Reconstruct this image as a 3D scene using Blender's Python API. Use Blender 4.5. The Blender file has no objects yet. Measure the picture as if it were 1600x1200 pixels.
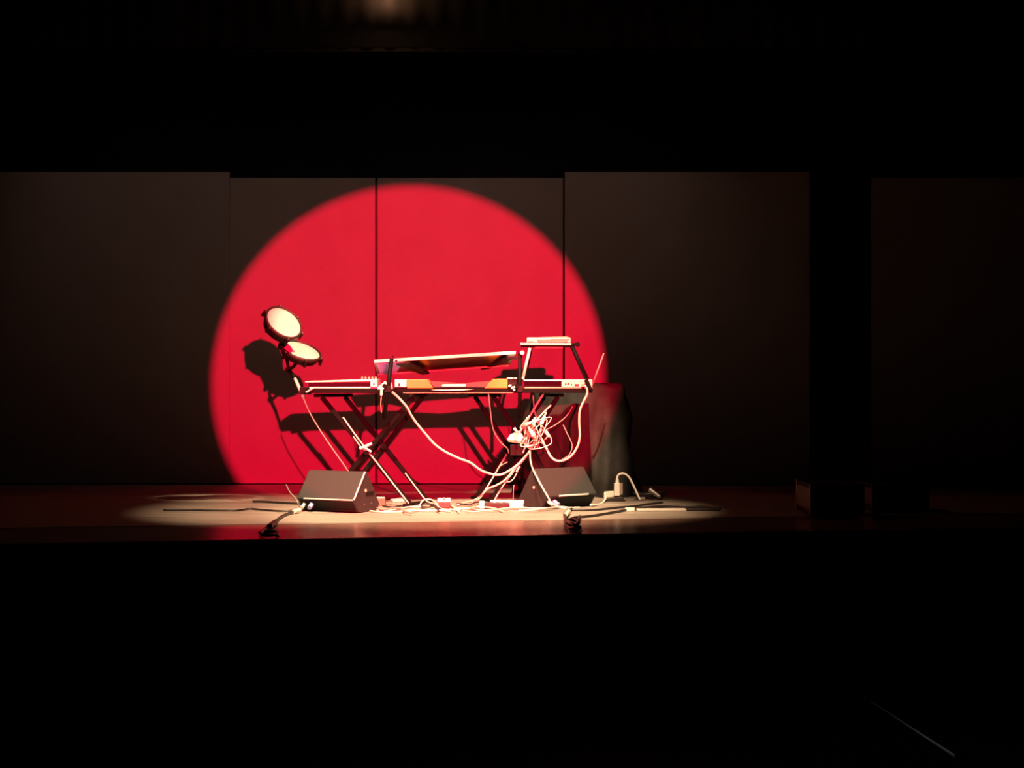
import bpy, bmesh, math, random
from mathutils import Vector, Matrix, noise

sc = bpy.context.scene
C = sc.collection
F = 2300.0                      # focal length in pixels of a 1600x1200 frame
EYE = 0.95                      # camera height above the stage floor

# ------------------------------------------------------------------ camera
cam = bpy.data.cameras.new('camera')
cam.sensor_fit = 'HORIZONTAL'; cam.sensor_width = 36.0
cam.lens = 36.0 * F / 1600.0
cam.clip_end = 100
co = bpy.data.objects.new('camera', cam); C.objects.link(co)
co.location = (0, 0, EYE); co.rotation_euler = (math.pi/2, 0, 0)
sc.camera = co

# ------------------------------------------------------------------ world (a dark hall), exposure
w = bpy.data.worlds.new('world'); sc.world = w; w.use_nodes = True
w.node_tree.nodes['Background'].inputs[0].default_value = (1, 0.8, 0.7, 1)
w.node_tree.nodes['Background'].inputs[1].default_value = 0.0
sc.view_settings.view_transform = 'Standard'; sc.view_settings.look = 'None'
sc.view_settings.exposure = 0.0; sc.view_settings.gamma = 1.0
sc.view_settings.use_curve_mapping = False

def spot(name, loc, aim, power, color, half_angle, blend, radius):
    l = bpy.data.lights.new(name, 'SPOT')
    l.energy = power; l.color = color; l.spot_size = 2*half_angle; l.spot_blend = blend
    l.shadow_soft_size = radius
    o = bpy.data.objects.new(name, l); C.objects.link(o)
    o.location = loc
    o.rotation_euler = (Vector(aim)-Vector(loc)).to_track_quat('-Z', 'Y').to_euler()
    return o

# red follow spot from the back of the hall, slightly right of and above the camera
RED_POS = (1.46, -2.2, EYE+1.88)
spot('red_follow_spot', RED_POS, (-0.955, 13.9, EYE+0.055), 38000, (1.0, 0.003, 0.041), 0.1113, 0.02, 0.055)
# warm overhead stage lamps aimed down at the keyboards, then two added fills
WARM = (1.0, 0.64, 0.385)
spot('overhead_lamp_a', (-1.70, 8.1, 5.15), (-1.42, 11.08, 0), 2700, WARM, math.radians(14.5), 0.85, 0.07)
spot('overhead_lamp_b', (-0.55, 8.1, 5.15), (-0.50, 10.98, 0), 3900, WARM, math.radians(14.8), 0.55, 0.07)
spot('overhead_lamp_c', (0.50, 8.1, 5.15), (0.22, 11.05, 0), 3000, WARM, math.radians(13.5), 0.75, 0.07)
spot('drum_fill_spot', (0.60, 10.0, 5.20), (-1.70, 11.69, 1.33), 2100, WARM, math.radians(4.1), 0.8, 0.05)  # added spot to brighten the drum pads, no known source
spot('mixer_fill_spot', (0.45, 8.6, 5.15), (0.33, 11.72, 1.12), 3800, WARM, math.radians(6.6), 0.7, 0.05)  # added spot to brighten the mixer and draped case, source unseen
# added fill wash over the upper half of the backdrop panels, source unseen
for wxx, wp in ((-3.4, 20), (-1.2, 26), (0.6, 22)):
    spot('panel_fill_wash', (wxx, 11.9, 4.4), (wxx, 13.8, 2.75), wp, (1.0, 0.66, 0.56), math.radians(40), 1.0, 0.12)

# added unseen spot from the right of the hall, brightens the tripod leg
spot('tripod_fill_beam', (6.86, 6.3, 0.55), (1.85, 7.25, -0.70), 26, (1, .95, .88), math.radians(13), 1.0, 0.03)

# ------------------------------------------------------------------ materials
MATS = {}
def mat(name, col, rough=0.5, metal=0.0, var=0.12, scale=40, bump=0.0, spec=0.5, emit=None, coat=0.0, stretch=None):
    if name in MATS: return MATS[name]
    m = bpy.data.materials.new(name); m.use_nodes = True
    nt = m.node_tree; b = nt.nodes['Principled BSDF']
    tc = nt.nodes.new('ShaderNodeTexCoord'); mp = nt.nodes.new('ShaderNodeMapping')
    nz = nt.nodes.new('ShaderNodeTexNoise'); nz.inputs['Scale'].default_value = scale
    nz.inputs['Detail'].default_value = 5
    if stretch: mp.inputs['Scale'].default_value = stretch
    nt.links.new(tc.outputs['Object'], mp.inputs[0]); nt.links.new(mp.outputs[0], nz.inputs['Vector'])
    cr = nt.nodes.new('ShaderNodeValToRGB')
    lo = tuple(max(0, c*(1-var)) for c in col); hi = tuple(min(1, c*(1+var)) for c in col)
    cr.color_ramp.elements[0].color = (*lo, 1); cr.color_ramp.elements[1].color = (*hi, 1)
    cr.color_ramp.elements[0].position = 0.3; cr.color_ramp.elements[1].position = 0.7
    nt.links.new(nz.outputs['Fac'], cr.inputs[0]); nt.links.new(cr.outputs[0], b.inputs['Base Color'])
    b.inputs['Roughness'].default_value = rough; b.inputs['Metallic'].default_value = metal
    b.inputs['Specular IOR Level'].default_value = spec; b.inputs['Coat Weight'].default_value = coat
    if bump:
        bp = nt.nodes.new('ShaderNodeBump'); bp.inputs['Strength'].default_value = bump
        bp.inputs['Distance'].default_value = 0.01
        nt.links.new(nz.outputs['Fac'], bp.inputs['Height']); nt.links.new(bp.outputs[0], b.inputs['Normal'])
    if emit:
        b.inputs['Emission Color'].default_value = (*emit[0], 1); b.inputs['Emission Strength'].default_value = emit[1]
    MATS[name] = m
    return m

M_panel = mat('painted_flat', (0.20, 0.175, 0.165), 0.9, var=0.05, scale=2.5, bump=0.03, spec=0.2)
M_floor = mat('worn_stage_boards', (0.30, 0.265, 0.225), 0.42, var=0.30, scale=5, bump=0.06, stretch=(0.35, 3.0, 1))
M_apron = mat('varnished_apron', (0.15, 0.088, 0.066), 0.25, var=0.25, scale=5, bump=0.012, stretch=(0.3, 2.5, 1))
M_black = mat('black_paint', (0.010, 0.009, 0.009), 0.8, var=0.2, scale=4, spec=0.2)
M_velour = mat('black_velour', (0.006, 0.005, 0.005), 0.95, var=0.15, scale=30, spec=0.1)
M_metal = mat('black_enamelled_tube', (0.004, 0.0035, 0.0035), 0.6, var=0.2, scale=60, spec=0.08)
M_plast = mat('black_plastic', (0.007, 0.006, 0.006), 0.5, var=0.2, scale=60, spec=0.15)
M_carpet = mat('charcoal_cabinet_paint', (0.023, 0.023, 0.022), 0.65, var=0.12, scale=120, bump=0.15)
M_cream = mat('ivory_plastic', (0.80, 0.74, 0.64), 0.40, var=0.05, scale=30)
M_white = mat('white_plastic', (0.85, 0.82, 0.76), 0.35, var=0.04, scale=30)
M_salmon = mat('salmon_panel', (0.60, 0.27, 0.20), 0.5, var=0.08, scale=30)
M_orange = mat('orange_end_cheek', (0.95, 0.24, 0.05), 0.42, var=0.10, scale=20, stretch=(1, 1, 6))
M_head = mat('mesh_drum_head', (0.78, 0.70, 0.60), 0.75, var=0.05, scale=25, bump=0.03)
M_hoop = mat('rubber_hoop', (0.020, 0.014, 0.012), 0.55, var=0.15, scale=50)
M_cablew = mat('ivory_cable', (0.72, 0.63, 0.54), 0.45, var=0.06, scale=60)
M_cablep = mat('grey_cable', (0.30, 0.24, 0.22), 0.45, var=0.08, scale=60)
M_cableb = mat('black_cable', (0.018, 0.014, 0.013), 0.42, var=0.15, scale=60)
M_red = mat('red_enamel', (0.55, 0.05, 0.05), 0.4, var=0.1, scale=40)
M_chrome = mat('chrome', (0.75, 0.72, 0.68), 0.22, metal=1.0, var=0.05, scale=40)
M_alu = mat('brushed_underside', (0.24, 0.19, 0.15), 0.30, metal=1.0, var=0.25, scale=8, stretch=(0.6, 4, 1))
M_blue = mat('violet_sheen', (0.30, 0.27, 0.70), 0.30, var=0.12, scale=12)  # violet reflection put into a base colour
M_cloth = mat('dark_drape_cloth', (0.034, 0.032, 0.030), 0.9, var=0.15, scale=14, bump=0.1, spec=0.2)
M_steel = mat('steel_lit_edge', (0.35, 0.32, 0.30), 0.4, metal=0.8, var=0.1, scale=50)  # steel parts; on the box corners it paints a lit edge
M_litleg = mat('lit_leg_grey', (0.8, 0.8, 0.8), 0.6, metal=0.2, var=0.05)  # pale colour makes one black leg look lit
M_violet = mat('violet_glint_plug', (0.45, 0.42, 0.75), 0.35, var=0.05, scale=30)  # plug coloured by its violet reflection
M_lens = mat('lamp_lens', (0.9, 0.7, 0.5), 0.3, var=0.02, scale=30, emit=((1.0, 0.55, 0.28), 3.0))
M_house = mat('hall_floor_carpet', (0.012, 0.010, 0.010), 0.95, var=0.3, scale=40, spec=0.1)

# ------------------------------------------------------------------ helpers
def P(px, py, d):
    """point of the stage that stands at distance d and shows at (px, py)"""
    return Vector(((px-800)/F*d, d, EYE - (py-600)/F*d))
def G(px, py, h=0.0):
    """point h above the stage floor that shows at (px, py)"""
    d = (EYE-h)*F/(py-600)
    return Vector(((px-800)/F*d, d, h))

def obj(name, bm, m, parent=None, smooth=False, bevel=0.0, seg=2):
    me = bpy.data.meshes.new(name)
    bmesh.ops.recalc_face_normals(bm, faces=bm.faces)
    bm.to_mesh(me); bm.free()
    me.materials.append(m)
    if smooth:
        for p in me.polygons: p.use_smooth = True
    o = bpy.data.objects.new(name, me); C.objects.link(o)
    if parent: o.parent = parent
    if bevel:
        md = o.modifiers.new('bevel', 'BEVEL'); md.width = bevel; md.segments = seg; md.limit_method = 'ANGLE'
    return o
def tag(o, label, cat, group=None):
    o['label'] = label; o['category'] = cat
    if group: o['group'] = group
    return o
def thing(name, label, cat, group=None, loc=(0, 0, 0), rotz=0):
    o = bpy.data.objects.new(name, None); C.objects.link(o)
    o.empty_display_size = 0.1
    o.location = loc; o.rotation_euler = (0, 0, rotz)
    return tag(o, label, cat, group)
def struct(name, bm, m, **k):
    o = obj(name, bm, m, **k); o['kind'] = 'structure'; return o

def box(x0, x1, y0, y1, z0, z1, bm=None):
    bm = bm or bmesh.new()
    return hexa([(x0,y0,z0),(x1,y0,z0),(x1,y1,z0),(x0,y1,z0),(x0,y0,z1),(x1,y0,z1),(x1,y1,z1),(x0,y1,z1)], bm)
def hexa(p, bm=None):
    bm = bm or bmesh.new()
    v = [bm.verts.new(q) for q in p]
    for f in ((3,2,1,0),(4,5,6,7),(0,1,5,4),(1,2,6,5),(2,3,7,6),(3,0,4,7)):
        bm.faces.new([v[i] for i in f])
    return bm
def prism(poly, y0, y1, bm=None):
    """polygon in x,z swept from y0 to y1"""
    bm = bm or bmesh.new()
    a = [bm.verts.new((x, y0, z)) for x, z in poly]; b = [bm.verts.new((x, y1, z)) for x, z in poly]
    bm.faces.new(a); bm.faces.new(b[::-1])
    n = len(poly)
    for i in range(n): bm.faces.new((a[i], b[i], b[(i+1) % n], a[(i+1) % n]))
    return bm
def smooth_path(pts, k=6):
    pts = [Vector(p) for p in pts]
    if len(pts) < 3: return pts
    out = []
    for i in range(len(pts)-1):
        p0 = pts[max(0, i-1)]; p1 = pts[i]; p2 = pts[i+1]; p3 = pts[min(len(pts)-1, i+2)]
        for j in range(k):
            t = j/k
            out.append(0.5*((2*p1) + (p2-p0)*t + (2*p0-5*p1+4*p2-p3)*t*t + (3*p1-p0-3*p2+p3)*t**3))
    out.append(pts[-1]); return out
def tube(pts, r, n=10, k=6, bm=None, curved=True, r1=None):
    bm = bm or bmesh.new()
    pts = smooth_path(pts, k) if curved else [Vector(p) for p in pts]
    rings = []; up = None
    for i, p in enumerate(pts):
        t = (pts[min(i+1, len(pts)-1)] - pts[max(i-1, 0)]).normalized()
        if up is None:
            up = Vector((0, 0, 1)) if abs(t.z) < 0.9 else Vector((1, 0, 0))
        s = t.cross(up)
        if s.length < 1e-5: s = t.orthogonal()
        s.normalize(); up = s.cross(t).normalized()
        rr = r if r1 is None else r + (r1-r)*i/(len(pts)-1)
        rings.append([bm.verts.new(p + rr*(math.cos(2*math.pi*j/n)*s + math.sin(2*math.pi*j/n)*up)) for j in range(n)])
    for a, b in zip(rings, rings[1:]):
        for j in range(n): bm.faces.new((a[j], a[(j+1) % n], b[(j+1) % n], b[j]))
    bm.faces.new(rings[0][::-1]); bm.faces.new(rings[-1])
    return bm
def rod(a, b, r, n=14, bm=None, r1=None): return tube([a, b], r, n, bm=bm, curved=False, r1=r1)
def lathe(prof, n=40, bm=None, mtx=None):
    bm = bm or bmesh.new(); mtx = mtx or Matrix()
    rings = []
    for r, z in prof:
        if r < 1e-6: rings.append([bm.verts.new(mtx @ Vector((0, 0, z)))])
        else: rings.append([bm.verts.new(mtx @ Vector((r*math.cos(2*math.pi*j/n), r*math.sin(2*math.pi*j/n), z))) for j in range(n)])
    for a, b in zip(rings, rings[1:]):
        for j in range(n):
            if len(a) == 1 and len(b) > 1: bm.faces.new((a[0], b[j], b[(j+1) % n]))
            elif len(b) == 1 and len(a) > 1: bm.faces.new((a[j], a[(j+1) % n], b[0]))
            elif len(a) > 1: bm.faces.new((a[j], a[(j+1) % n], b[(j+1) % n], b[j]))
    return bm
def square_bar(a, b, wx, wy):
    """flat-sided bar between two points"""
    a = Vector(a); b = Vector(b); t = (b-a).normalized()
    s = t.cross(Vector((0, 1, 0))).normalized(); u = s.cross(t).normalized()
    q = lambda c: [c - s*wx/2 - u*wy/2, c + s*wx/2 - u*wy/2, c + s*wx/2 + u*wy/2, c - s*wx/2 + u*wy/2]
    return hexa(q(a) + q(b))

# ------------------------------------------------------------------ the setting
def edge(x): return 9.25 + 0.16*x         # line of the stage front
XL, XR, YB, ZT, ZH = -7.5, 7.0, 15.4, 6.4, -0.9
def slab(x0, x1, off0, y1, z0, z1, off1=None):
    ya0, ya1 = edge(x0)+off0, edge(x1)+off0
    yb0, yb1 = (y1, y1) if off1 is None else (edge(x0)+off1, edge(x1)+off1)
    return hexa([(x0,ya0,z0),(x1,ya1,z0),(x1,yb1,z0),(x0,yb0,z0),(x0,ya0,z1),(x1,ya1,z1),(x1,yb1,z1),(x0,yb0,z1)])
struct('floor', slab(XL, XR, 1.004, YB, -0.08, 0.0), M_floor)
struct('trim_1', slab(XL, XR, 0.0, None, -0.06, -0.002, off1=1.0), M_apron, bevel=0.02, seg=3)
struct('wall_stage_front', slab(XL, XR, 0.05, None, ZH, -0.062, off1=0.12), M_black)
struct('floor_hall', box(XL, XR, -5, edge(XR)+0.2, ZH-0.05, ZH), M_house)
struct('wall_back', box(XL, XR, YB, YB+0.1, -0.08, ZT), M_black)
struct('wall_left', box(XL-0.1, XL, -5, YB, ZH, ZT), M_black)
struct('wall_right', box(XR, XR+0.1, -5, YB, ZH, ZT), M_black)
struct('wall_rear', box(XL, XR, -5.1, -5, ZH, ZT), M_black)
struct('ceiling', box(XL, XR, -5, YB, ZT, ZT+0.1), M_black)

def panel(x0, x1, y, h, label, battens=True):
    t = thing('backdrop_panel', label, 'panel', 'tall backdrop panels along the back of the stage', ((x0+x1)/2, y, 0))
    hw = (x1-x0)/2
    obj('panel_face', box(-hw, hw, 0, 0.02, 0.012, h), M_panel, t, bevel=0.0015)
    if battens:
        for sx in (-hw+0.01, hw-0.07):
            obj('stile', box(sx, sx+0.06, 0.021, 0.06, 0.012, h), M_black, t)
        obj('rail', box(-hw+0.08, hw-0.08, 0.021, 0.06, h-0.08, h), M_black, t)
    for sx in (-hw+0.1, hw-0.2):
        obj('foot', box(sx, sx+0.1, 0.0, 0.5, 0.0, 0.011), M_black, t)
    return t
DW = 13.9
def wx(px, d=DW): return (px-800)/F*d
HT = EYE + 322/F*DW
panel(wx(358.7), wx(586), DW, HT, 'backdrop panel at the left of the red circle, behind the drum pads')
tmid = panel(wx(590), wx(879.5), DW, HT, 'widest backdrop panel in the middle of the red circle')
panel(wx(-150, 13.895), wx(358.5, 13.895), 13.895, EYE+331/F*13.895, 'dim grey-brown backdrop panel at far left, mostly outside the red circle')
panel(wx(882.5, 13.8), wx(1265, 13.8), 13.8, EYE+331/F*13.8, 'dark backdrop panel to the right of the red circle, behind the draped case')
panel(wx(1362, 13.8), wx(1750, 13.8), 13.8, EYE+322/F*13.8, 'almost black backdrop panel at the far right, past the gap')

obj('joint_batten', box(wx(583)-(wx(590)+wx(879.5))/2, wx(593)-(wx(590)+wx(879.5))/2, 0.0605, 0.075, 0.012, HT-0.02), mat('grey_batten', (0.05, 0.045, 0.042), 0.9), tmid)
# black border curtain with soft pleats above the stage
def curtain(x0, x1, y, z0, z1, amp, n):
    bm = bmesh.new(); cols = []
    for i in range(n+1):
        x = x0 + (x1-x0)*i/n
        yy = y + amp*math.sin(i*math.pi/2.0) + amp*0.4*math.sin(i*0.37)
        cols.append([bm.verts.new((x, yy + (k*0.0), z1+(z0-z1)*k/3)) for k in range(4)])
    for a, b in zip(cols, cols[1:]):
        for k in range(3): bm.faces.new((a[k], b[k], b[k+1], a[k+1]))
    return bm
t = thing('border_curtain', 'black pleated border curtain hanging above the stage', 'curtain', loc=(0, 11.6, 3.60))
o = obj('cloth', curtain(-7.3, 6.8, 0, 0.0, 2.6, 0.008, 300), M_velour, t, smooth=True)
md = o.modifiers.new('solid', 'SOLIDIFY'); md.thickness = 0.008
obj('hem', box(-7.3, 6.8, -0.006, 0.006, -0.03, 0.0), M_velour, t)
obj('batten', rod((-7.4, 0, 2.62), (6.9, 0, 2.62), 0.025), M_metal, t)

# ------------------------------------------------------------------ keyboard stands
def xstand(label, frames, ztop):
    """frames: list of (d, backslash top px, bottom px, slash top px, bottom px)"""
    t = thing('keyboard_stand', label, 'stand', 'crossed-leg keyboard stands')
    for d, (a0, a1), (b0, b1) in frames:
        X = lambda px: (px-800)/F*d
        zb = 0.028
        at, ab = Vector((X(a0), d-0.018, ztop-0.03)), Vector((X(a1), d-0.018, zb))
        bt, bb = Vector((X(b0), d+0.018, ztop-0.03)), Vector((X(b1), d+0.018, zb))
        obj('leg', square_bar(at, ab, 0.036, 0.030), M_metal, t, bevel=0.006)
        obj('leg', square_bar(bt, bb, 0.036, 0.030), M_metal, t, bevel=0.006)
        s = (at.z - ab.z); k = (bt.x-at.x)/((bt.x-at.x)-(bb.x-ab.x))
        c = at.lerp(ab, k)
        obj('pivot_bolt', rod((c.x, d-0.05, c.z), (c.x, d+0.05, c.z), 0.026), M_metal, t)
    (d0, A0, B0), (d1, A1, B1) = frames
    for q0, q1, zz, nm in ((A0[0], A1[0], ztop-0.018, 'top_arm'), (B0[0], B1[0], ztop-0.018, 'top_arm'),
                           (A0[1], A1[1], 0.014, 'foot_bar'), (B0[1], B1[1], 0.014, 'foot_bar')):
        p = Vector(((q0-800)/F*d0, d0, zz)); q = Vector(((q1-800)/F*d1, d1, zz))
        e = (q-p).normalized()*0.08
        o = obj(nm, rod(p-e, q+e, 0.0135), M_metal, t, smooth=True)
        for end in (p-e, q+e):
            obj('rubber_cap', lathe([(0, -0.012), (0.0138, -0.012), (0.0138, 0.012), (0, 0.012)], 14,
                mtx=Matrix.Translation(end) @ e.to_track_quat('Z', 'Y').to_matrix().to_4x4()), M_plast, o)
    return t
ZS = 0.879
xstand('black crossed-leg keyboard stand under the left synthesizer',
       [(11.44, (503, 640), (646, 505)), (11.72, (539, 667), (661, 534))], ZS)
xstand('black crossed-leg keyboard stand under the right synthesizer, wrapped in cables',
       [(11.82, (771, 880), (872, 769)), (12.08, (742, 846), (851, 745))], ZS)

# long plank carrying the instruments
t = thing('plank', 'long black plank lying across both keyboard stands', 'plank')
bz0, bz1 = ZS+0.001, 0.914
def yf(x): return 11.32 + 0.16*(x+1.31)       # front line of the rig, parallel to the stage front
def shear(t, xc):
    for c in t.children_recursive:
        for v in c.data.vertices: v.co.y += 0.16*(v.co.x-xc)
bx0, bx1 = wx(478, 11.28), wx(926, 11.63)
obj('board', hexa([(bx0,yf(bx0),bz0),(bx1,yf(bx1),bz0),(bx1,yf(bx1)+.58,bz0),(bx0,yf(bx0)+.58,bz0),(bx0,yf(bx0),bz1),(bx1,yf(bx1),bz1),(bx1,yf(bx1)+.58,bz1),(bx0,yf(bx0)+.58,bz1)]), M_metal, t, bevel=0.004)
ex0, ex1 = wx(630, 11.4), wx(802, 11.55)
obj('edge_strip', hexa([(x, yf(x)+q, z) for z in (bz0, bz0+.004) for x, q in ((ex0,-.008),(ex1,-.008),(ex1,-.001),(ex0,-.001))]), M_salmon, t)

# ------------------------------------------------------------------ left synthesizer module
t = thing('synthesizer', 'slim ivory synthesizer with dark recessed back, beside the drum pads', 'synthesizer')
x0, x1 = wx(482, 11.32), wx(589, 11.32); z0 = bz1+0.002
tilt = 0.016
def zt(x, z): return z
obj('base', box(x0+0.01, x1, 11.33, 11.66, z0, z0+0.012), M_cream, t, bevel=0.003)
obj('top_cover', hexa([(x0-0.02,11.315,z0+0.044),(x1,11.315,z0+0.056),(x1,11.66,z0+0.056),(x0-0.02,11.66,z0+0.044),
                       (x0-0.02,11.315,z0+0.054),(x1,11.315,z0+0.074),(x1,11.66,z0+0.074),(x0-0.02,11.66,z0+0.060)]), M_cream, t, bevel=0.003)
obj('recess', box(x0, x1-0.055, 11.36, 11.65, z0+0.013, z0+0.043), M_plast, t)
e = obj('end_block', box(x1-0.054, x1, 11.318, 11.65, z0+0.013, z0+0.0555), M_cream, t, bevel=0.003)
obj('socket', rod((x1-0.027, 11.316, z0+0.034), (x1-0.027, 11.325, z0+0.034), 0.006), M_plast, e)
for i in range(5):
    xx = x1 - 0.12 + i*0.026
    obj('knob', lathe([(0, 0), (0.008, 0), (0.007, 0.018), (0, 0.018)], 12, mtx=Matrix.Translation((xx, 11.36, z0+0.0735))), M_salmon, t)
shear(t, -1.31)
for i in range(2):
    obj('jack_plug', tube([P(484+i*6, 610-i*4, 11.28), P(478+i*6, 613-i*4, 11.26)], 0.007, 8, curved=False), M_white, t)

# plugs between the left and middle instruments
t = thing('plug_cluster', 'ivory jack plugs between the left and middle instruments', 'plug')
for (a, b, r) in (((592, 606), (603, 597), 0.010), ((603, 597), (604, 606), 0.009), ((596, 607), (596, 618), 0.010),
                  ((611, 598), (612, 608), 0.007), ((590, 607), (600, 607), 0.009)):
    obj('plug', rod(P(*a, 11.27), P(*b, 11.27), r, 10), M_white, t, smooth=False)
obj('lead', tube([P(596, 618, 11.27), P(595, 632, 11.27), P(596, 645, 11.28)], 0.004, 8), M_salmon, t, smooth=True)

# ------------------------------------------------------------------ middle keyboard with orange cheeks
t = thing('keyboard', 'black keyboard with orange end cheeks in the middle of the plank', 'keyboard')
d = 11.48; X = lambda px: wx(px, d); Z = lambda py: EYE-(py-600)/F*d
zb = bz1+0.002
obj('chassis', prism([(X(617), zb), (X(816), zb), (X(816), Z(605)), (X(758), Z(605)), (X(738), Z(604)), (X(690), Z(604)), (X(674), Z(605)), (X(617), Z(605))], d+0.012, d+0.33), M_plast, t, bevel=0.003)
obj('end_block', box(X(618), X(636.5), d, d+0.32, Z(605), Z(593)), M_cream, t, bevel=0.004)
obj('slot', box(X(623.5), X(626), d-0.003, d+0.002, Z(603), Z(599)), M_plast, t)
obj('cheek', prism([(X(637), Z(606.5)), (X(677), Z(606.5)), (X(669), Z(593)), (X(637), Z(593))], d-0.001, d+0.32), M_orange, t, bevel=0.003)
obj('cheek', prism([(X(757), Z(606.5)), (X(793), Z(606.5)), (X(793), Z(592)), (X(770), Z(592))], d-0.001, d+0.32), M_orange, t, bevel=0.003)
obj('end_block', box(X(793.5), X(816), d+0.004, d+0.32, Z(604.9), Z(592)), M_plast, t, bevel=0.003)
obj('end_cap', box(X(792), X(818), d, d+0.32, Z(591.9), Z(589.8)), M_cream, t, bevel=0.002)
bm = prism([(X(677.5), Z(604.4)), (X(757), Z(604.4)), (X(768), Z(595)), (X(720), Z(599)), (X(671), Z(595))], d+0.05, d+0.30)
obj('rear_panel', bm, mat('red_brown_panel', (0.22, 0.06, 0.055), 0.5), t)
pl = prism([(X(690), Z(602.5)), (X(691.5), Z(600.6)), (X(727), Z(600.2)), (X(728), Z(602.2)), (X(726.5), Z(604)), (X(691.5), Z(604.2))], d+0.02, d+0.045)
obj('name_plate', pl, M_white, t, bevel=0.002)
obj('trim_strip', prism([(X(674), Z(609)), (X(690), Z(610.5)), (X(722), Z(610)), (X(741), Z(608)), (X(722), Z(608.4)), (X(690), Z(608.6))], 11.452, 11.4625), M_white, t)
shear(t, -0.41)
for px, py in ((796, 603), (800, 606), (805, 604), (803, 609)):
    obj('jack_plug', rod(P(px, py, 11.50), P(px+2, py-0.6, 11.56), 0.009, 10), M_white, t)

# ------------------------------------------------------------------ right synthesizer
t = thing('synthesizer', 'ivory synthesizer with dark slot and small buttons under the mixer shelf', 'synthesizer')
d = 11.60; x0, x1 = wx(819.5, d), wx(926, d)
obj('base', box(x0, x1, d, d+0.33, zb, zb+0.010), M_salmon, t, bevel=0.002)
obj('top_cover', box(x0-0.008, x1, d-0.003, d+0.33, zb+0.056, zb+0.068), M_cream, t, bevel=0.003)
obj('recess', box(x0, wx(877, d), d+0.03, d+0.32, zb+0.011, zb+0.055), M_plast, t)
e = obj('control_block', box(wx(877.5, d), x1, d, d+0.32, zb+0.011, zb+0.055), mat('pale_pink_panel', (0.74, 0.56, 0.48), 0.45, var=0.05), t, bevel=0.003)
for px, py, r in ((884, 600, 0.006), (888, 599.6, 0.006), (893, 600.6, 0.005)):
    obj('button', rod(P(px, py, d-0.005), P(px, py, d+0.004), r, 10), M_plast, e)
obj('socket_plate', box(wx(898, d), wx(905, d), d-0.004, d+0.002, zb+0.02, zb+0.034), M_red, e)
obj('plug', rod(P(911, 602, d-0.03), P(911, 602, d+0.004), 0.014, 12), M_salmon, e)

shear(t, 0.36)

# ------------------------------------------------------------------ upper tier: tilted slab keyboard on posts
t = thing('tier_stand', 'black upper-tier posts and arms holding the tilted keyboard', 'stand')
for px0, py0, px1, py1, r, yy in ((612, 560, 600, 655, 0.016, 11.22), (812.5, 551, 812, 653, 0.015, 11.46)):
    obj('post', rod(P(px0, py0, yy), P(px1, py1, yy), r), M_metal, t, smooth=True)
    pz = P((px0+px1)/2, 609, yy)
    xx = px0 + (px1-px0)*(609-py0)/(py1-py0)
    obj('clamp', box(wx(xx, yy)-0.026, wx(xx, yy)+0.026, yy-.022, yf(wx(xx, yy))-.003, 0.885, 0.932), M_plast, t, bevel=0.005)
    obj('clamp_knob', rod(P(xx-5, 603, yy-.035), P(xx-5, 603, yy-.01), 0.017, 12), M_metal, t)
obj('arm', hexa([P(618,570,11.47),P(640,568.5,11.47),P(671,585,11.69),P(660,586,11.69),P(618,567,11.47),P(640,565.5,11.47),P(671,580,11.69),P(660,581,11.69)]), M_plast, t, bevel=0.003)
obj('arm', hexa([P(792,561,11.62),P(806,560,11.62),P(764,576.5,11.85),P(751,578,11.85),P(792,556.5,11.62),P(806,556,11.62),P(764,571,11.85),P(751,573,11.85)]), M_plast, t, bevel=0.003)
for px, py in ((816, 551), (806, 560), (619, 564), (614, 557.5)):
    kd = 11.43 if px > 800 else 11.19
    obj('knob', rod(P(px, py, kd), P(px, py, kd+.04), 0.016 if px > 800 else 0.010, 14), M_cream if px == 816 else M_plast, t)

t = thing('upper_keyboard', 'wide flat keyboard tilted on the upper tier, underside showing', 'keyboard')
# corners: near edge about d=11.16, far edge 11.62 ; the near edge stands higher than the far edge
nl, nr = P(584.5, 567, 11.50), P(806, 553, 11.66)
fl, fr = P(590, 584.5, 11.66), P(796, 570.5, 11.82)
up = Vector((0, 0.006, 0.026))
def on(u, v): return nl.lerp(nr, u).lerp(fl.lerp(fr, u), v)
body = hexa([nl, nr, fr, fl, nl+up, nr+up, fr+up, fl+up])
obj('case', body, M_alu, t, bevel=0.003)
a = Vector((0, -0.006, -0.001))
obj('front_edge', hexa([nl+a, nr+a, nr+a*0.2, nl+a*0.2, nl+a+up*0.93, nr+a+up*0.93, nr+up*0.93+a*0.2, nl+up*0.93+a*0.2]), M_cream, t, bevel=0.002)
dn = Vector((0, 0, -0.005))
obj('violet_sheen_plate', hexa([on(0.015, 0.05)+dn, on(0.2, 0.05)+dn, on(0.14, 0.95)+dn, on(0.02, 0.95)+dn, on(0.015, 0.05)+dn*0.2, on(0.2, 0.05)+dn*0.2, on(0.14, 0.95)+dn*0.2, on(0.02, 0.95)+dn*0.2]), M_blue, t)  # thin plate painting the violet reflection on the underside
obj('rear_lip', hexa([fl+dn*1.5, fr+dn*1.5, fr+Vector((0, .008, 0))+dn*1.5, fl+Vector((0, .008, 0))+dn*1.5, fl, fr, fr+Vector((0, .008, 0)), fl+Vector((0, .008, 0))]), M_salmon, t)

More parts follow.
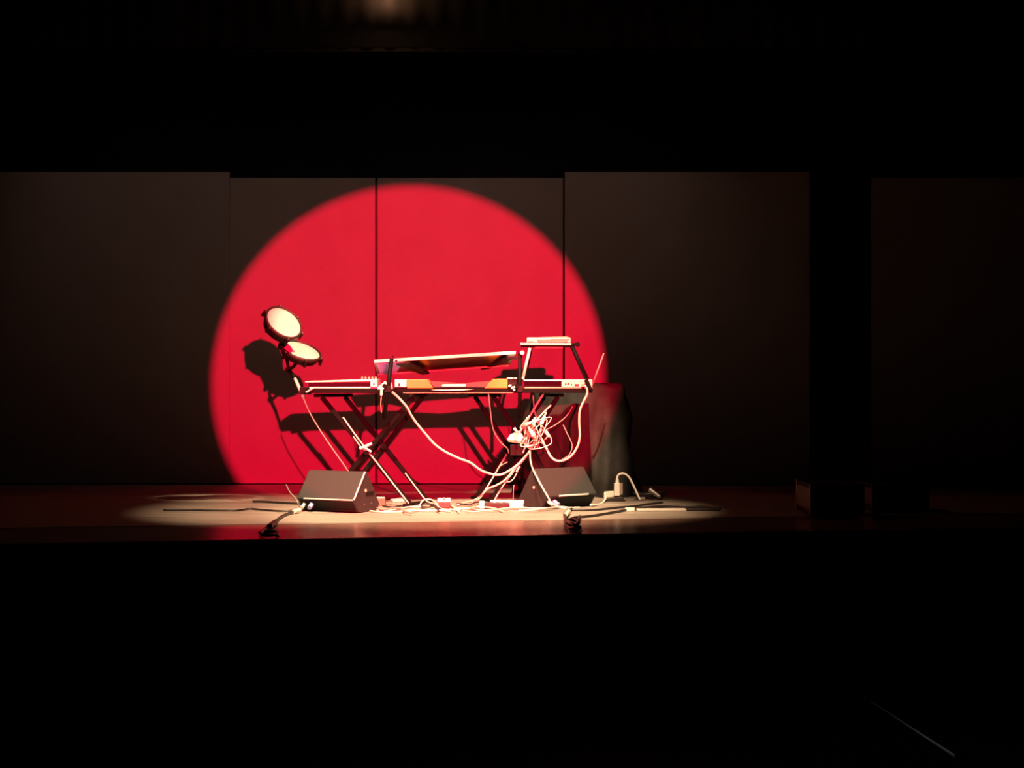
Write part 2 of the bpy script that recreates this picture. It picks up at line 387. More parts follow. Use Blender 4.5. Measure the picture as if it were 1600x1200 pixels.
# ------------------------------------------------------------------ mixer shelf and small mixer
t = thing('mixer_shelf', 'small black shelf on splayed legs above the right synthesizer', 'shelf')
d = 11.63; zsh = EYE + 62/F*d
obj('tray', box(wx(814, d), wx(897, d), d, d+0.22, zsh-0.018, zsh), M_metal, t, bevel=0.003)
obj('front_lip', box(wx(813, d), wx(893, d), d-0.012, d-0.001, zsh-0.006, zsh+0.010), M_cream, t, bevel=0.003)
ztopk = zb+0.070
def leg(px0, py0, px1, dd, m, r):
    a = P(px0, py0, dd); b = Vector((wx(px1, dd), dd, ztopk)); return obj('leg', rod(a, b, r), m, t, smooth=True)
leg(828, 544, 816.5, d-0.002, M_cream, 0.011); leg(894, 541, 918, d-0.002, M_metal, 0.017)
leg(830, 544, 820, d+0.20, M_metal, 0.012); leg(893, 541, 916, d+0.20, M_metal, 0.012)
obj('brace', box(wx(836, d), wx(880, d), d+0.02, d+0.06, zsh-0.030, zsh-0.0185), M_salmon, t)
obj('arm_knob', rod(P(903, 538, d-0.03), P(903, 538, d+0.02), 0.019, 14), M_metal, t)
obj('arm', rod(P(893, 539, d-0.005), P(906, 536.5, d-0.005), 0.013), M_metal, t)
obj('leg_foot', rod(P(922, 606, d-0.08), P(926, 611, d-0.08), 0.012), M_metal, t)
obj('leg_lower', rod(P(916, 593, d-0.075), P(923, 609, d-0.08), 0.017), M_metal, t)

shear(t, 0.28)
t = thing('mixer', 'small ivory mixer with salmon inset standing on the shelf', 'mixer')
z0 = zsh+0.002
obj('body', box(wx(823, d), wx(892, d), d+0.002, d+0.19, z0+0.009, z0+0.052), M_cream, t, bevel=0.008)
obj('inset', box(wx(839, d), wx(887, d), d-0.004, d+0.003, z0+0.018, z0+0.036), M_salmon, t)
obj('seam', box(wx(860, d), wx(890, d), d-0.004, d+0.003, z0+0.037, z0+0.040), M_plast, t)
obj('side_block', box(wx(825, d), wx(834, d), d-0.004, d+0.003, z0+0.012, z0+0.024), M_salmon, t)
for px in (828, 886): obj('rubber_foot', box(wx(px, d)-0.01, wx(px, d)+0.01, d+0.03, d+0.16, z0-0.001, z0+0.010), M_plast, t)
obj('top_deck', hexa([(wx(838,d),d+0.02,z0+0.053),(wx(890,d),d+0.02,z0+0.053),(wx(890,d),d+0.18,z0+0.053),(wx(838,d),d+0.18,z0+0.053),
                      (wx(866,d),d+0.04,z0+0.060),(wx(886,d),d+0.04,z0+0.063),(wx(886,d),d+0.17,z0+0.063),(wx(866,d),d+0.17,z0+0.060)]), M_salmon, t)

shear(t, 0.28)

tag(obj('antenna_rod', rod(P(925.6, 602, 11.85), P(943.5, 552, 11.85), 0.008, 10, r1=0.006), M_cablep, smooth=True),
    'thin rod antenna leaning up at the right end of the plank', 'antenna')

# ------------------------------------------------------------------ drum pads and their mount
def drum(label, c, n, r, depth, spin):
    n = Vector(n).normalized()
    t = thing('drum_pad', label, 'drum pad', 'electronic drum pads')
    q = n.to_track_quat('Z', 'Y').to_matrix().to_4x4()
    t.matrix_world = Matrix.Translation(c) @ q @ Matrix.Rotation(spin, 4, 'Z')
    obj('head', lathe([(0, 0.004), (r*0.5, 0.003), (r, 0.0), (r, -0.006), (0, -0.006)], 48), M_head, t, smooth=False)
    obj('hoop', lathe([(r*1.005, -0.008), (r*1.005, 0.006), (r*1.04, 0.012), (r*1.10, 0.010), (r*1.13, 0.0), (r*1.13, -0.020), (r*1.02, -0.024), (r*1.005, -0.008)], 48), M_hoop, t, smooth=True)
    obj('shell', lathe([(0, -0.026), (r*1.02, -0.026), (r*1.02, -depth*0.6), (r*0.92, -depth), (0, -depth)], 40), M_plast, t, bevel=0.004)
    for k in range(6):
        a = k*math.pi/3
        x, y = math.cos(a)*r*1.15, math.sin(a)*r*1.15
        l = obj('lug', box(-0.012, 0.012, -0.010, 0.014, -0.055, -0.002), M_plast, t, bevel=0.003)
        l.location = (x, y, 0); l.rotation_euler = (0, 0, a-math.pi/2)
        obj('tension_screw', lathe([(0, -0.003), (0.005, -0.003), (0.005, 0.012), (0, 0.012)], 10), M_steel, l)
    obj('mount_bracket', box(-0.03, 0.03, -0.03, 0.03, -depth-0.03, -depth+0.002), M_plast, t, bevel=0.005)
    return t, n
cu = P(443.5, 504, 11.62); nu = Vector((.56, -.58, .59))
cl = P(470.5, 548, 11.80); nl_ = Vector((.345, -.36, .87))
drum('upper drum pad with pale round head, tilted steeply to the right', cu, nu, 0.145, 0.09, 0.35)
drum('lower drum pad with pale round head, lying flatter under the other pad', cl, nl_, 0.152, 0.065, 0.2)
t = thing('drum_mount', 'bent pole with clamp carrying both drum pads at the end of the plank', 'mount')
bu = cu - nu.normalized()*0.123; bl = cl - nl_.normalized()*0.098
j = P(451, 577, 11.78)
obj('arm', tube([bl, bl.lerp(j, 0.5)+Vector((-0.0, 0.01, -0.012)), j], 0.013, 10), M_metal, t, smooth=True)
obj('arm', tube([bu, bu.lerp(j, .35)+Vector((.02,.05,-.02)), bu.lerp(j, .7)+Vector((.01,.04,-.02)), j], 0.013, 10), M_metal, t, smooth=True)
obj('joint', lathe([(0, -0.02), (0.024, -0.02), (0.024, 0.02), (0, 0.02)], 16, mtx=Matrix.Translation(j) @ Matrix.Rotation(math.pi/2, 4, 'X')), M_metal, t, bevel=0.003)
k0, k1 = P(461, 592, 11.66), P(474, 620, 11.52)
obj('pole', rod(j, k0, 0.015), M_metal, t, smooth=True)
obj('pole_sleeve', rod(k0, k1, 0.013), M_white, t, smooth=True)
obj('clamp', box(wx(470, 11.5)-0.01, bx0-.002, 11.50, 11.60, 0.868, 0.925), M_plast, t, bevel=0.004)

# ------------------------------------------------------------------ floor wedge monitors
def wedge(label, loc, yaw, w, side):
    """local x along the cabinet, y away from the audience"""
    t = thing('stage_monitor', label, 'monitor speaker', 'floor wedge monitors', loc, yaw)
    prof = [(0.075, 0.004), (0.335, 0.004), (0.36, 0.05), (0.19, 0.30), (0.155, 0.30), (0.0, 0.10)]
    bm = bmesh.new()
    a = [bm.verts.new((0, y, z)) for y, z in prof]; b = [bm.verts.new((w, y, z)) for y, z in prof]
    bm.faces.new(a); bm.faces.new(b[::-1])
    for i in range(6): bm.faces.new((a[i], b[i], b[(i+1) % 6], a[(i+1) % 6]))
    obj('cabinet', bm, M_carpet, t, bevel=0.007)
    # grille on the side that faces the player
    g0, g1 = Vector((0.02, 0.351, 0.065)), Vector((0.02, 0.201, 0.285)); nn = Vector((0, 0.83, 0.56))*0.008
    ex = Vector((w-0.04, 0, 0))
    obj('grille', hexa([g0, g0+ex, g1+ex, g1, g0+nn, g0+ex+nn, g1+ex+nn, g1+nn]), M_plast, t)
    # pale rods along some of the cabinet edges
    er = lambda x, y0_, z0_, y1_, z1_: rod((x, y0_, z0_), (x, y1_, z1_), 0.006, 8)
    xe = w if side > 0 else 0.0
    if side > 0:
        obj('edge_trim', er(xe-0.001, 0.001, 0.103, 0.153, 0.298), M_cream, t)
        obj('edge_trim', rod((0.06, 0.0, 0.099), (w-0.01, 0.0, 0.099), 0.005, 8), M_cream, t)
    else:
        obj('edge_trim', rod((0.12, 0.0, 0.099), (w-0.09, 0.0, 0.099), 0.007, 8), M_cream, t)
    # dark lower face with two pale connectors
    lf = lambda x, z: Vector((x, 0.075*(0.10-z)/0.096 - 0.001, z))
    xs = (0.05, 0.115) if side > 0 else (0.03, 0.085)
    hx = obj('connector_plate', hexa([lf(0.02, 0.02), lf(w-0.02, 0.02), lf(w-0.02, 0.02)+Vector((0, .012, .012)), lf(0.02, 0.02)+Vector((0, .012, .012)),
              lf(0.02, 0.085)-Vector((0, .004, 0)), lf(w-0.02, 0.085)-Vector((0, .004, 0)), lf(w-0.02, 0.085)+Vector((0, .012, 0)), lf(0.02, 0.085)+Vector((0, .012, 0))]), M_black, t)
    for i, x in enumerate(xs):
        p = lf(x, 0.062)
        obj('plug', rod(p+Vector((0, 0.005, 0)), p+Vector((0.010, -0.05, -0.03)), 0.017 if i else 0.012, 12), M_violet if i else M_white, hx)
    # side pole socket / rivets
    sx = w+0.003 if side > 0 else -0.003
    for y, z, r, m in ((0.16, 0.16, 0.012, M_cream), (0.14, 0.06, 0.005, M_steel), (0.24, 0.06, 0.005, M_steel)):
        if side < 0 and r < 0.01: continue
        obj('socket', rod((sx, y, z), (sx-0.012*side, y, z), r, 12), m, t)
    if side > 0: obj('handle', box(w-0.002, w+0.004, 0.17, 0.27, 0.12, 0.15), M_plast, t, bevel=0.002)
    return t
yl = math.radians(-26)
pL = P(464, 778, 10.98); pL.z = 0
wedge('wedge monitor at the foot of the left keyboard stand, turned slightly left', pL, yl, 0.50, 1)
yr = math.radians(38)
pR = P(855, 774, 11.12); pR.z = 0
wedge('wedge monitor at the foot of the right keyboard stand, beside the draped case', pR, yr, 0.50, -1)

# ------------------------------------------------------------------ draped case
def drape():
    rnd = random.Random(4)
    x0, x1, y0, y1, h = 0.19, 0.94, 12.38, 12.80, 0.945
    per = []; N = 34; Mm = 18
    for i in range(N): per.append((x0+(x1-x0)*i/N, y0, 0, -1))
    for i in range(Mm): per.append((x1, y0+(y1-y0)*i/Mm, 1, 0))
    for i in range(N): per.append((x1-(x1-x0)*i/N, y1, 0, 1))
    for i in range(Mm): per.append((x0, y1-(y1-y0)*i/Mm, -1, 0))
    bm = bmesh.new(); rows = []; K = 22
    for k in range(K+1):
        f = k/K; z = h*(1-f)+0.006
        row = []
        for i, (x, y, nx, ny) in enumerate(per):
            s = i*0.52
            fold = 0.055*f*math.sin(s) + 0.030*f**0.5*math.sin(1.73*s+2.2*f+1)
            fold += 0.11*noise.noise(Vector((x*4.0, y*4.5, z*3.6)))*min(1, f*5)
            out = 0.018 + 0.06*f + fold*0.85
            if k == 0: out = -0.02
            row.append(bm.verts.new((x+nx*out, y+ny*out, z + (0.010*math.sin(s*0.7) if k == 0 else 0))))
        rows.append(row)
    n = len(per)
    for a, b in zip(rows, rows[1:]):
        for i in range(n): bm.faces.new((a[i], a[(i+1) % n], b[(i+1) % n], b[i]))
    c = bm.verts.new(((x0+x1)/2, (y0+y1)/2, h+0.012))
    for i in range(n): bm.faces.new((rows[0][i], rows[0][(i+1) % n], c))
    return bm
t = thing('draped_case', 'tall case covered by a dark creased cloth behind the right monitor', 'case')
obj('cloth', drape(), M_cloth, t, smooth=True)
obj('case_body', box(0.25, 0.88, 12.45, 12.73, 0.0, 0.92), M_black, t)

# ------------------------------------------------------------------ cables
def cable(pts, r, m, label, group=None, plug=None, name='cable'):
    bm = tube(pts, r, 8)
    if plug is None: return tag(obj(name, bm, m, smooth=True), label, 'cable', group)
    t = thing(name, label, 'cable', group)
    obj('lead', bm, m, t, smooth=True)
    for a, b, rr, mm in plug: obj('plug', rod(a, b, rr, 10), mm, t)
    return t
def PP(l, d0, d1=None):
    d1 = d0 if d1 is None else d1
    return [P(x, y, d0+(d1-d0)*i/(len(l)-1)) for i, (x, y) in enumerate(l)]
cable(PP([(608,609),(620,619),(635,635),(642,648),(650,660),(664,677),(679,694),(696,706),(717,716),(735,723),(750,734),(765,740),(780,742),(793,737),(810,725),(828,704),(836,688)], 11.34, 11.72),
      0.0090, M_cablew, 'thick ivory cable swooping from the middle keyboard to the tangle at right')
cable(PP([(913,602),(917,608),(917,617),(911,629),(906,642),(905,660),(906,680),(903,696),(894,711),(882,719),(870,720),(861,714),(854,701),(848,690),(843,679)], 11.52, 11.68),
      0.0090, M_cablew, 'thick ivory cable looping down from the right end of the right synthesizer')
cable(PP([(763,614),(765,632),(767,649),(769,664),(773,677),(783,692),(792,700),(795,708)], 11.50,11.72),
      0.0045, M_cablep, 'thin grey cable hanging from the middle keyboard beside the right stand')
cable(PP([(474,622),(484,645),(500,672),(520,702),(545,738),(552,755)], 11.38, 11.30),
      0.005, M_cablep, 'thin cable hanging in a long slope from the drum mount to the left monitor')
cable(PP([(447,757),(453,769),(462,779)], 11.08) + [P(468,792,11.05)],
      0.0045, M_cablep, 'short thin cable curling at the outer side of the left monitor')
cable(PP([(536,652),(552,675),(570,699),(592,727),(615,757),(639,787)], 11.398, 11.398),
      0.006, M_cablew, 'ivory strand along the front leg of the left stand',
      plug=[(P(562,701,11.385), P(581,693,11.385), 0.011, M_white), (P(566,697,11.385), P(580,706,11.385), 0.009, M_white)])  # thin ivory tube and knobs laid along the leg
cable(PP([(552,682),(559,692),(566,701),(572,703)], 11.39), 0.005, M_cablew, 'short ivory strand ending at the tie on the left stand')
cable([P(633,739,11.66), P(650,762,11.66), P(664,780,11.66), P(671,785,11.60), P(684,789,11.45)], 0.0055, M_cablew, 'ivory strand running down the rear leg of the left stand to the floor')  # thin ivory tube laid down the rear leg
# right stand
cable(PP([(829,704),(815,722),(806,730),(790,749),(776,758),(762,764),(753,773),(742,781),(728,785)], 11.70, 11.75) + [G(715,789,0.012)],
      0.0075, M_cablew, 'ivory cable sloping from the tangle down to the floor between the stands')
cable(PP([(850,614),(836,636),(822,660),(812,676)], 11.72), 0.008, M_cablew, 'ivory highlight line down the upper leg of the right stand')  # ivory tube paints the lit edge of the upper leg
cable(PP([(792,709),(775,738),(760,763),(750,778),(738,785)], 12.0, 11.75), 0.006, M_cablew, 'pale highlight line following the rear leg of the right stand to the floor')  # rear leg highlight built as a pale tube
cable(PP([(815,718),(800,740),(789,755),(779,770),(771,785)], 11.77, 11.70), 0.006, M_cablew, 'pale highlight line along the front leg of the right stand above the power strip')  # front leg highlight built as a pale tube
cable([P(828,706,11.6),P(829,720,11.45),P(833,734,11.25),P(841,750,11.12),P(850,766,11.05),P(856,776,11.01),P(862,786,10.97),P(872,792,10.96),P(885,795,10.95)], 0.0065, M_cablew,
      'ivory cable falling across the side of the right monitor')
cable(PP([(880,664),(886,677),(891,687),(894,698),(889,711),(878,718)], 11.62), 0.004, M_cablep, 'thin cable curving inside the loop at right')
cable(PP([(895,634),(889,645),(880,655),(866,665),(852,672)], 11.74), 0.004, M_cablep, 'thin dim cable slanting in front of the draped case')
cable(PP([(833,617),(834,630),(835,642),(838,652)], 11.74), 0.004, M_cablew, 'thin ivory cable hanging under the right synthesizer')
cable(PP([(861,633),(851,643),(840,655),(832,668),(828,682)], 11.66), 0.0065, M_cablew, 'ivory cable with lit end slanting into the tangle')
cable(PP([(803,758),(802,770),(802,786)], 11.60), 0.004, M_cablep, 'short upright lead above the power strip')
cable(PP([(811,731),(805,744),(798,752),(788,753)], 11.68, 11.70), 0.0045, M_cablew, 'thin lead branching off beside the right stand',
      plug=[(P(812,729,11.67), P(807,737,11.68), 0.008, M_white)])
cable(PP([(793,722),(782,728),(778,734)], 11.76), 0.004, M_cablep, 'small dim lead hooked on the right stand')
rnd = random.Random(11)
for i in range(9):
    a = (rnd.uniform(816, 846), rnd.uniform(648, 668)); b = (rnd.uniform(818, 848), rnd.uniform(682, 702))
    mid = [(rnd.uniform(812, 862), rnd.uniform(652, 700)) for _ in range(3)]
    d = 11.60 + i*0.013
    cable([P(x, y, d+rnd.uniform(-0.004, 0.004)) for x, y in [a]+mid+[b]], rnd.choice((0.0035, 0.004, 0.005)),
          M_cablew if i % 4 else M_red, 'short looped lead in the cable tangle on the right stand', 'leads in the cable tangle')
for (a, b, r) in (((846, 662), (851, 650), 0.016), ((834, 681), (828, 672), 0.018), ((852, 674), (856, 680), 0.013), ((803, 669), (809, 676), 0.013), ((836, 652), (835, 662), 0.011), ((822, 663), (829, 660), 0.012)):
    t = thing('jack_plug', 'pale plug sticking out of the cable tangle on the right stand', 'plug', 'plugs in the cable tangle')
    a = P(*a, 11.585); b = P(*b, 11.585)
    obj('barrel', rod(a, b, r, 12, r1=r*0.7), M_white, t); obj('strain_relief', rod(b, b+(b-a)*0.5, r*0.45, 10), M_cablew, t)

# power brick on the crossing of the right stand
t = thing('power_brick', 'pale power brick hung at the crossing of the right stand', 'power brick')
d = 11.70
obj('housing', hexa([P(792,687,d),P(822,692,d),P(822,692,d+.06),P(792,687,d+.06),P(797,679,d),P(812,672,d),P(816,678,d+.06),P(797,679,d+.06)]), M_white, t, bevel=0.006)
obj('lower_half', hexa([P(794,690,d-.003),P(820,694,d-.003),P(820,694,d+.06),P(794,690,d+.06),P(793,687.5,d-.004),P(822,689,d-.004),P(822,689,d+.06),P(793,687.5,d+.06)]), M_salmon, t)
obj('hanging_box', hexa([P(797,712,d),P(818,712,d),P(818,712,d+.08),P(797,712,d+.08),P(797,694.5,d),P(818,694.5,d),P(818,694.5,d+.08),P(797,694.5,d+.08)]), M_plast, t, bevel=0.005)
obj('lead', tube([P(820,692,d-.005), P(820,700,d-.01), P(817,708,d-.008)], 0.006, 8), M_cablew, t, smooth=True)

# ------------------------------------------------------------------ clutter on the floor between the stands
t = thing('pedal', 'small red effects pedal with pale top on the floor', 'pedal')
p = G(694, 793.5); 
def at(o, p, rz=0): o.location = p; o.rotation_euler = (0, 0, rz); return o
at(t, p, 0.05)
obj('housing', hexa([(-.046,-.06,.004),(.046,-.06,.004),(.046,.06,.004),(-.046,.06,.004),(-.046,-.06,.048),(.046,-.06,.048),(.046,.06,.062),(-.046,.06,.062)]), M_red, t, bevel=0.004)
obj('top_plate', hexa([(-.050,-.063,.0485),(.050,-.063,.0485),(.050,.06,.0635),(-.050,.06,.0635),(-.050,-.063,.058),(.050,-.063,.058),(.050,.06,.072),(-.050,.06,.072)]), M_white, t, bevel=0.003)
obj('footswitch', lathe([(0, 0), (0.010, 0), (0.010, 0.016), (0.007, 0.02), (0, 0.02)], 14, mtx=Matrix.Translation((0, -0.03, 0.061))), M_chrome, t)
t = thing('power_strip', 'dark power strip with a white plug-in adapter under the right stand', 'power strip')
at(t, G(786, 795))
obj('body', box(-.14, .16, -.03, .03, .003, .045), M_hoop, t, bevel=0.006)
obj('end_cap', box(-.18, -.141, -.032, .032, .003, .060), M_white, t, bevel=0.006)
a = obj('adapter', box(.050, .155, -.075, -.0305, .004, .066), M_white, t, bevel=0.008)
obj('rail', box(-.10, .16, .034, .042, .003, .064), M_white, t, bevel=0.002)
for i in range(3): obj('outlet', rod((-.09+i*.05, 0, .044), (-.09+i*.05, 0, .0475), .016, 14), M_plast, t)
t = thing('junction_box', 'brown junction box beside the left monitor on the floor', 'box')
at(t, G(592, 790))
obj('housing', box(-.05, .05, -.03, .05, .003, .06), mat('brown_plastic', (0.20, 0.12, 0.09), 0.5), t, bevel=0.005)
obj('cover', box(-.044, .044, -.024, .044, .0605, .066), M_cream, t, bevel=0.002)
for sx in (-.03, .03): obj('screw', rod((sx, 0, .066), (sx, 0, .069), .005, 10), M_steel, t)
t = thing('paper_scrap', 'pale cardboard packet lying by the foot of the left stand', 'packet')
at(t, G(625, 784), 0.3)
obj('flap', box(-.07, .06, -.05, .05, .003, .016), M_cream, t, bevel=0.002)
obj('flap_fold', hexa([(-.07,-.05,.0165),(.03,-.05,.0165),(.03,.05,.0165),(-.07,.05,.0165),(-.06,-.045,.020),(.03,-.05,.032),(.03,.05,.032),(-.06,.045,.020)]), M_white, t)

rnd = random.Random(5)
def floor_wave(x0, x1, y0, y1, n, amp, h):
    out = []
    for i in range(n):
        f = i/(n-1)
        out.append(G(x0+(x1-x0)*f + rnd.uniform(-4, 4), y0+(y1-y0)*f + amp*math.sin(f*7+rnd.uniform(-.8, .8)), h))
    return out
spec = [(588, 672, 796, 794, 3, 'w', 'ivory cable snaking on the floor right of the left monitor'),
        (582, 700, 799, 798, 1.5, 'w', 'ivory cable along the front of the floor clutter, from left monitor to red pedal'),
        (600, 690, 788, 792, 4, 'b', 'black cable winding around the feet of the left stand'),
        (640, 760, 797, 796, 2, 'w', 'ivory cable running past the front of the red pedal'),
        (666, 720, 782, 797, 4, 'w', 'ivory cable slanting behind the red pedal'),
        (705, 790, 790, 799, 3, 'w', 'ivory cable between the red pedal and the power strip'),
        (712, 768, 786, 788, 2.5, 'b', 'black cable lying right of the red pedal'),
        (720, 850, 799, 793, 1.5, 'w', 'ivory cable passing in front of the power strip'),
        (735, 760, 793, 788, 4, 'p', 'short grey cable by the left end of the power strip'),
        (812, 905, 797, 792, 1.5, 'w', 'ivory cable lying along the front of the right monitor'),
        (590, 640, 792, 799, 3, 'p', 'grey cable beside the brown junction box'),
        (655, 685, 788, 797, 3, 'b', 'short black cable left of the red pedal')]
for i, (a, b, c, e, amp, k, lab) in enumerate(spec):
    cable(floor_wave(a, b, c, e, 8, amp, 0.008+0.0012*i), 0.0065, {'w': M_cablew, 'b': M_cableb, 'p': M_cablep}[k], lab, 'cables on the floor between the stands')
# loop around the foot of the left stand
cable([G(655,791,.01), P(660,783,11.5), P(668,780,11.5), P(678,783,11.45), G(690,795,.01), G(720,797,.01)], 0.006, M_cablew, 'ivory cable arching over the foot of the left stand')

# ------------------------------------------------------------------ right side: white adapter, cables, clump
t = thing('plug_adapter', 'white plug adapter standing upright on the floor beside the right monitor', 'adapter')
d = 11.9
obj('body', hexa([P(959.5,775,d),P(968.5,775,d),P(968.5,775,d+.05),P(959.5,775,d+.05),P(959.5,754.5,d),P(968.5,754.5,d),P(968.5,754.5,d+.05),P(959.5,754.5,d+.05)]), M_white, t, bevel=0.005)
obj('side_cover', hexa([P(968.8,773,d),P(973,773,d),P(973,773,d+.05),P(968.8,773,d+.05),P(968.8,754.5,d),P(973,754.5,d),P(973,754.5,d+.05),P(968.8,754.5,d+.05)]), M_cablep, t, bevel=0.002)
obj('cable_entry', rod(P(964.5,756,d+.02), P(964.5,748,d+.02), 0.016, 12, r1=0.011), M_white, t)
obj('plug_block', hexa([P(943,778,d),P(959.3,777,d),P(959.3,777,d+.05),P(943,778,d+.05),P(944,768,d),P(959.3,767,d),P(959.3,767,d+.05),P(944,768,d+.05)]), M_cream, t, bevel=0.006)
obj('base', hexa([P(946,783.5,d-.01),P(978,783.5,d-.01),P(978,783,d+.06),P(946,783,d+.06),P(946,779,d-.01),P(972,776,d-.01),P(972,776,d+.06),P(946,779,d+.06)]), M_hoop, t, bevel=0.004)
obj('lead', tube([P(964.5,750,d+.02),P(965,744,d+.02),P(969,740.5,d+.02),P(976,740.5,d+.02),P(983,746,d+.02),P(989,757,d+.02),P(995,770,d+.02),P(1000,781,d+.02)], 0.0085, 10), M_white, t, smooth=True)
obj('lead', tube([P(945,771,d-.01),P(946,779,d-.04),P(941,786,d-.2),P(933,789,d-.4),P(923,789,d-.55)], 0.0085, 10), M_white, t, smooth=True)
t = thing('cable_clump', 'dim clump of coiled cable and connectors right of the white adapter', 'cable clump')
rnd = random.Random(9)
c0 = G(1016, 781, 0.0)
for i in range(4):
    r0 = 0.075 + 0.012*i
    pts = [c0 + Vector((r0*1.2*math.cos(a*0.6+i), r0*0.7*math.sin(a*0.6+i), 0.012+0.016*i + 0.012*math.sin(a+i))) for a in range(11)]
    obj('coil', tube(pts, 0.009, 8), M_cableb, t, smooth=True)
obj('connector', rod(c0+Vector((-.01, -.05, .085)), c0+Vector((.07, -.09, .03)), 0.024, 14, r1=0.014), M_steel, t)
obj('connector', rod(c0+Vector((-.10, -.08, .015)), c0+Vector((-.05, -.09, .018)), 0.013, 12), M_steel, t)

# long cables across the front right floor and black bundle
cable([G(905,808,.01),G(925,806,.01),G(950,802,.01),G(985,796,.01),G(1020,792,.01),G(1060,791,.01),G(1100,792,.01),G(1126,794.5,.01)], 0.009, M_cableb, 'black cable running right across the floor from the coiled bundle')
cable([G(892,797,.01),G(930,796.5,.01),G(965,793,.01),G(990,791,.01),G(1010,788,.01),G(1035,785,.01)], 0.008, M_cableb, 'black cable lying just behind the bundle towards the dim clump')
t = thing('cable_bundle', 'black coiled cable bundle near the stage edge on the right', 'cable bundle')
obj('lead', tube([G(907,808,.014),G(897,809,.02),G(888,812,.02),G(884,808,.03),G(882,803,.02),G(888,799,.014),G(893,795,.014)], 0.011, 8), M_cableb, t, smooth=True)
obj('coil', tube([G(884,810,.03),G(884,818,.03),G(892,823,.03),G(901,820,.04),G(903,815,.05),G(893,812,.05),G(886,816,.045),G(888,822,.03),G(898,826,.02),G(906,824,.02)], 0.014, 8), M_cableb, t, smooth=True)
obj('coil', tube([G(886,815,.05),G(894,818,.06),G(900,822,.05),G(893,825,.03),G(886,822,.03)], 0.013, 8), M_cableb, t, smooth=True)
obj('tail', tube([G(893,824,.012),G(890,829,.012),G(900,831,.012),G(908,829,.012),G(906,833,.012)], 0.008, 8), M_cableb, t, smooth=True)
obj('plug', rod(G(889,799,.02), G(884,803.5,.03), 0.015, 10), M_cablew, t)
obj('tie', rod(G(904,812,.03), G(906,807,.012), 0.011, 10), M_cableb, t)
t = thing('cable_ramp', 'flat pale strip of taped cable lying on the floor at right', 'floor strip')
sp = G(1030, 798.5)
at(t, sp, 0.05)
obj('strip', box(-.17, .20, -.035, .035, .003, .018), M_cream, t, bevel=0.004)
obj('rear_strip', box(-.24, .42, .045, .10, .003, .016), M_hoop, t, bevel=0.004)
obj('end_piece', hexa([(-.26,-.03,.003),(-.19,-.04,.003),(-.18,.03,.003),(-.25,.04,.003),(-.26,-.03,.022),(-.19,-.04,.020),(-.18,.03,.026),(-.25,.04,.026)]), M_white, t, bevel=0.003)
obj('tail_strip', box(.205, .46, -.03, .03, .003, .014), M_hoop, t, bevel=0.003)

# left front cables
cable([G(463,797.5,.012),G(440,798.5,.010),G(415,797,.010),G(390,795,.010),G(370,797.5,.010),G(330,797.5,.010),G(300,797,.010),G(255,797,.010)], 0.007, M_cableb, 'thin black cable lying straight across the floor at left')
cable([G(470,787,.01),G(440,785.5,.01),G(415,784,.01),G(395,783.5,.01)], 0.008, M_cableb, 'short black cable lying behind the straight one at far left')
t = thing('microphone_cable', 'black cable with pale plug curling over the stage edge at left', 'cable')
obj('lead', tube([G(462,799,.016),G(450,802.5,.012),G(440,807,.012),G(430,815,.012),G(420,822,.012),G(411,829,.012),G(407,833,.014),G(416,835,.016),G(425,834,.018),G(432,833,.018),G(434,838,.02)], 0.010, 8), M_cableb, t, smooth=True)
obj('plug', rod(G(459,799.5,.018), G(468,797,.022), 0.016, 12), M_cream, t)
obj('connector', rod(G(430,816,.018), G(421,822.5,.018), 0.019, 12), M_cableb, t)
obj('loop', tube([G(406,832,.03),G(412,836,.03),G(424,836,.03),G(433,834,.03),G(428,831,.04),G(414,831,.035)], 0.011, 8), M_cableb, t, smooth=True)

# ------------------------------------------------------------------ dim boxes at right
def roadbox(label, px, py, w, dpt, h):
    p = G(px, py)
    t = thing('stage_box', label, 'box', 'black boxes at the dark right side', p)
    obj('body', box(0, w, 0, dpt, 0.02, h), M_plast, t, bevel=0.006)
    for x in (0, w):
        for y in (0, dpt):
            obj('corner_edge', box(x-.012, x+.012, y-.012, y+.012, 0.02, h+0.004), M_steel if x == 0 else M_black, t, bevel=0.003)  # left corners paler than right ones, painting the lit edge
    obj('lit_side_plate', box(-.008, -.0005, 0.02, dpt-.02, 0.06, h-0.03), mat('lit_side_grey', (0.12, 0.11, 0.10), 0.6), t)  # grey plate puts the lit left face into the colour
    for x in (0.05, w-0.05): obj('foot', box(x-.02, x+.02, 0.04, dpt-0.04, 0.0, 0.02), M_black, t)
    return t
roadbox('black box with left edge toned as lit in the dim right, nearer the middle', 1268, 810, 0.36, 0.50, 0.24)
roadbox('black box in the dim right, further from the middle', 1364, 802, 0.40, 0.40, 0.21)

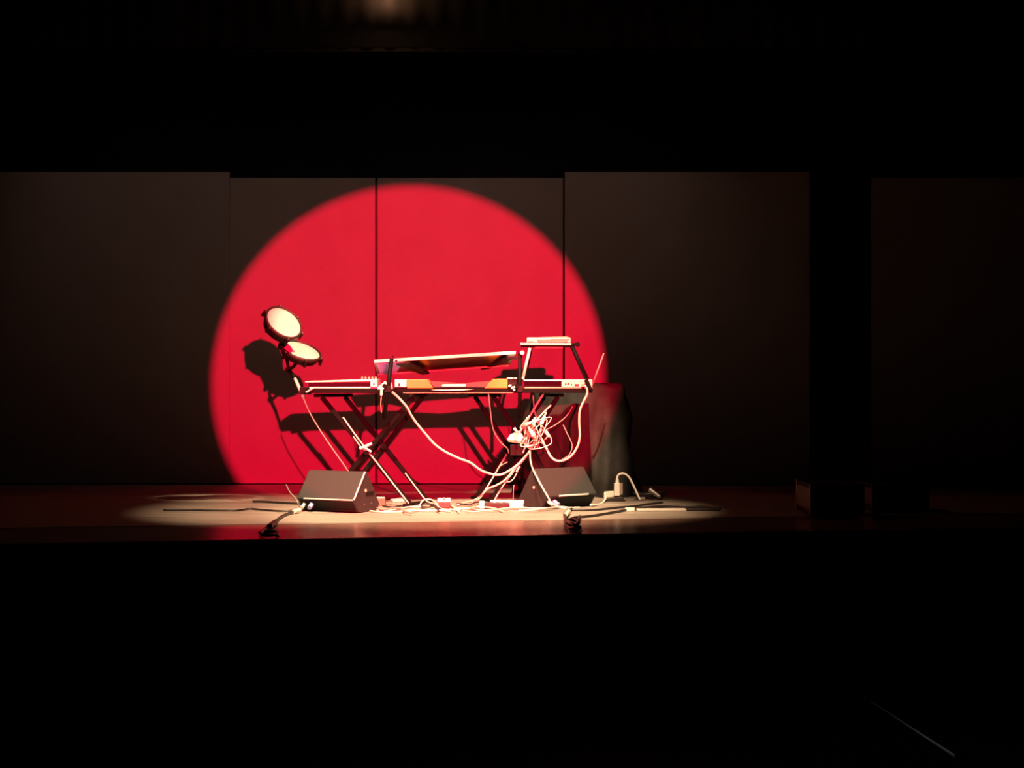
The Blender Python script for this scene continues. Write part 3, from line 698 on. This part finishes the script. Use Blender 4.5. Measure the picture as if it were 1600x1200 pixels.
# ------------------------------------------------------------------ tripod stand in the hall
t = thing('tripod_stand', 'slim black tripod stand in the dark hall below the stage', 'stand')
dT = 7.3
hub = P(1344, 1088, dT); base = Vector((hub.x, hub.y, ZH))
def H(px, d): return Vector(((px-800)/F*d, d, ZH+0.012))
obj('pole', rod(P(1341, 985, dT), hub+Vector((0, 0, -0.12)), 0.014), M_metal, t, smooth=True)
obj('collar', rod(hub+Vector((0, 0, 0.03)), hub+Vector((0, 0, -0.05)), 0.026), M_metal, t)
for e, m in ((H(1497, 7.22), M_litleg), (H(1222, 7.25), M_metal), (H(1350, 7.75), M_metal)):  # right leg paler than the others, painted as lit
    o = obj('leg', rod(hub+Vector((0.0, 0, 0)), e, 0.009), m, t, smooth=True)
    obj('rubber_foot', lathe([(0, -0.012), (0.018, -0.012), (0.016, 0.02), (0, 0.02)], 14, mtx=Matrix.Translation(e)), M_plast, o)
obj('knob', rod(P(1341, 1040, dT-0.02), P(1341, 1040, dT-0.05), 0.018, 12), M_metal, t)

# ------------------------------------------------------------------ lamp at the top edge, in front of the border curtain
LP = Vector((-0.98, 11.40, 4.005))
t = thing('stage_lamp', 'glowing stage lamp hanging at the top edge before the border curtain', 'lamp', loc=LP)
tilt = Matrix.Rotation(math.radians(38), 4, 'X')
obj('housing', lathe([(0.0, 0.30), (0.06, 0.29), (0.095, 0.20), (0.105, 0.0), (0.115, 0.0), (0.115, 0.21), (0.07, 0.31), (0.0, 0.32)], 28, mtx=tilt), M_metal, t, smooth=True)
obj('lens', lathe([(0.0, 0.05), (0.05, 0.045), (0.10, 0.035), (0.10, 0.055), (0.0, 0.07)], 28, mtx=tilt), M_lens, t, smooth=True)
obj('yoke', tube([(-0.14, -0.05, 0.13), (-0.14, -0.02, 0.36), (0, 0, 0.44), (0.14, -0.02, 0.36), (0.14, -0.05, 0.13)], 0.010, 8), M_metal, t, smooth=True)
obj('hanging_pipe', rod((0, 0, 0.44), (0, 0, 2.4), 0.012), M_metal, t)
l = bpy.data.lights.new('stage_lamp_spill', 'POINT'); l.energy = 11; l.color = (1.0, 0.5, 0.25); l.shadow_soft_size = 0.05
lo = bpy.data.objects.new('stage_lamp_spill', l); C.objects.link(lo); lo.location = LP + Vector((0, 0.07, -0.045))
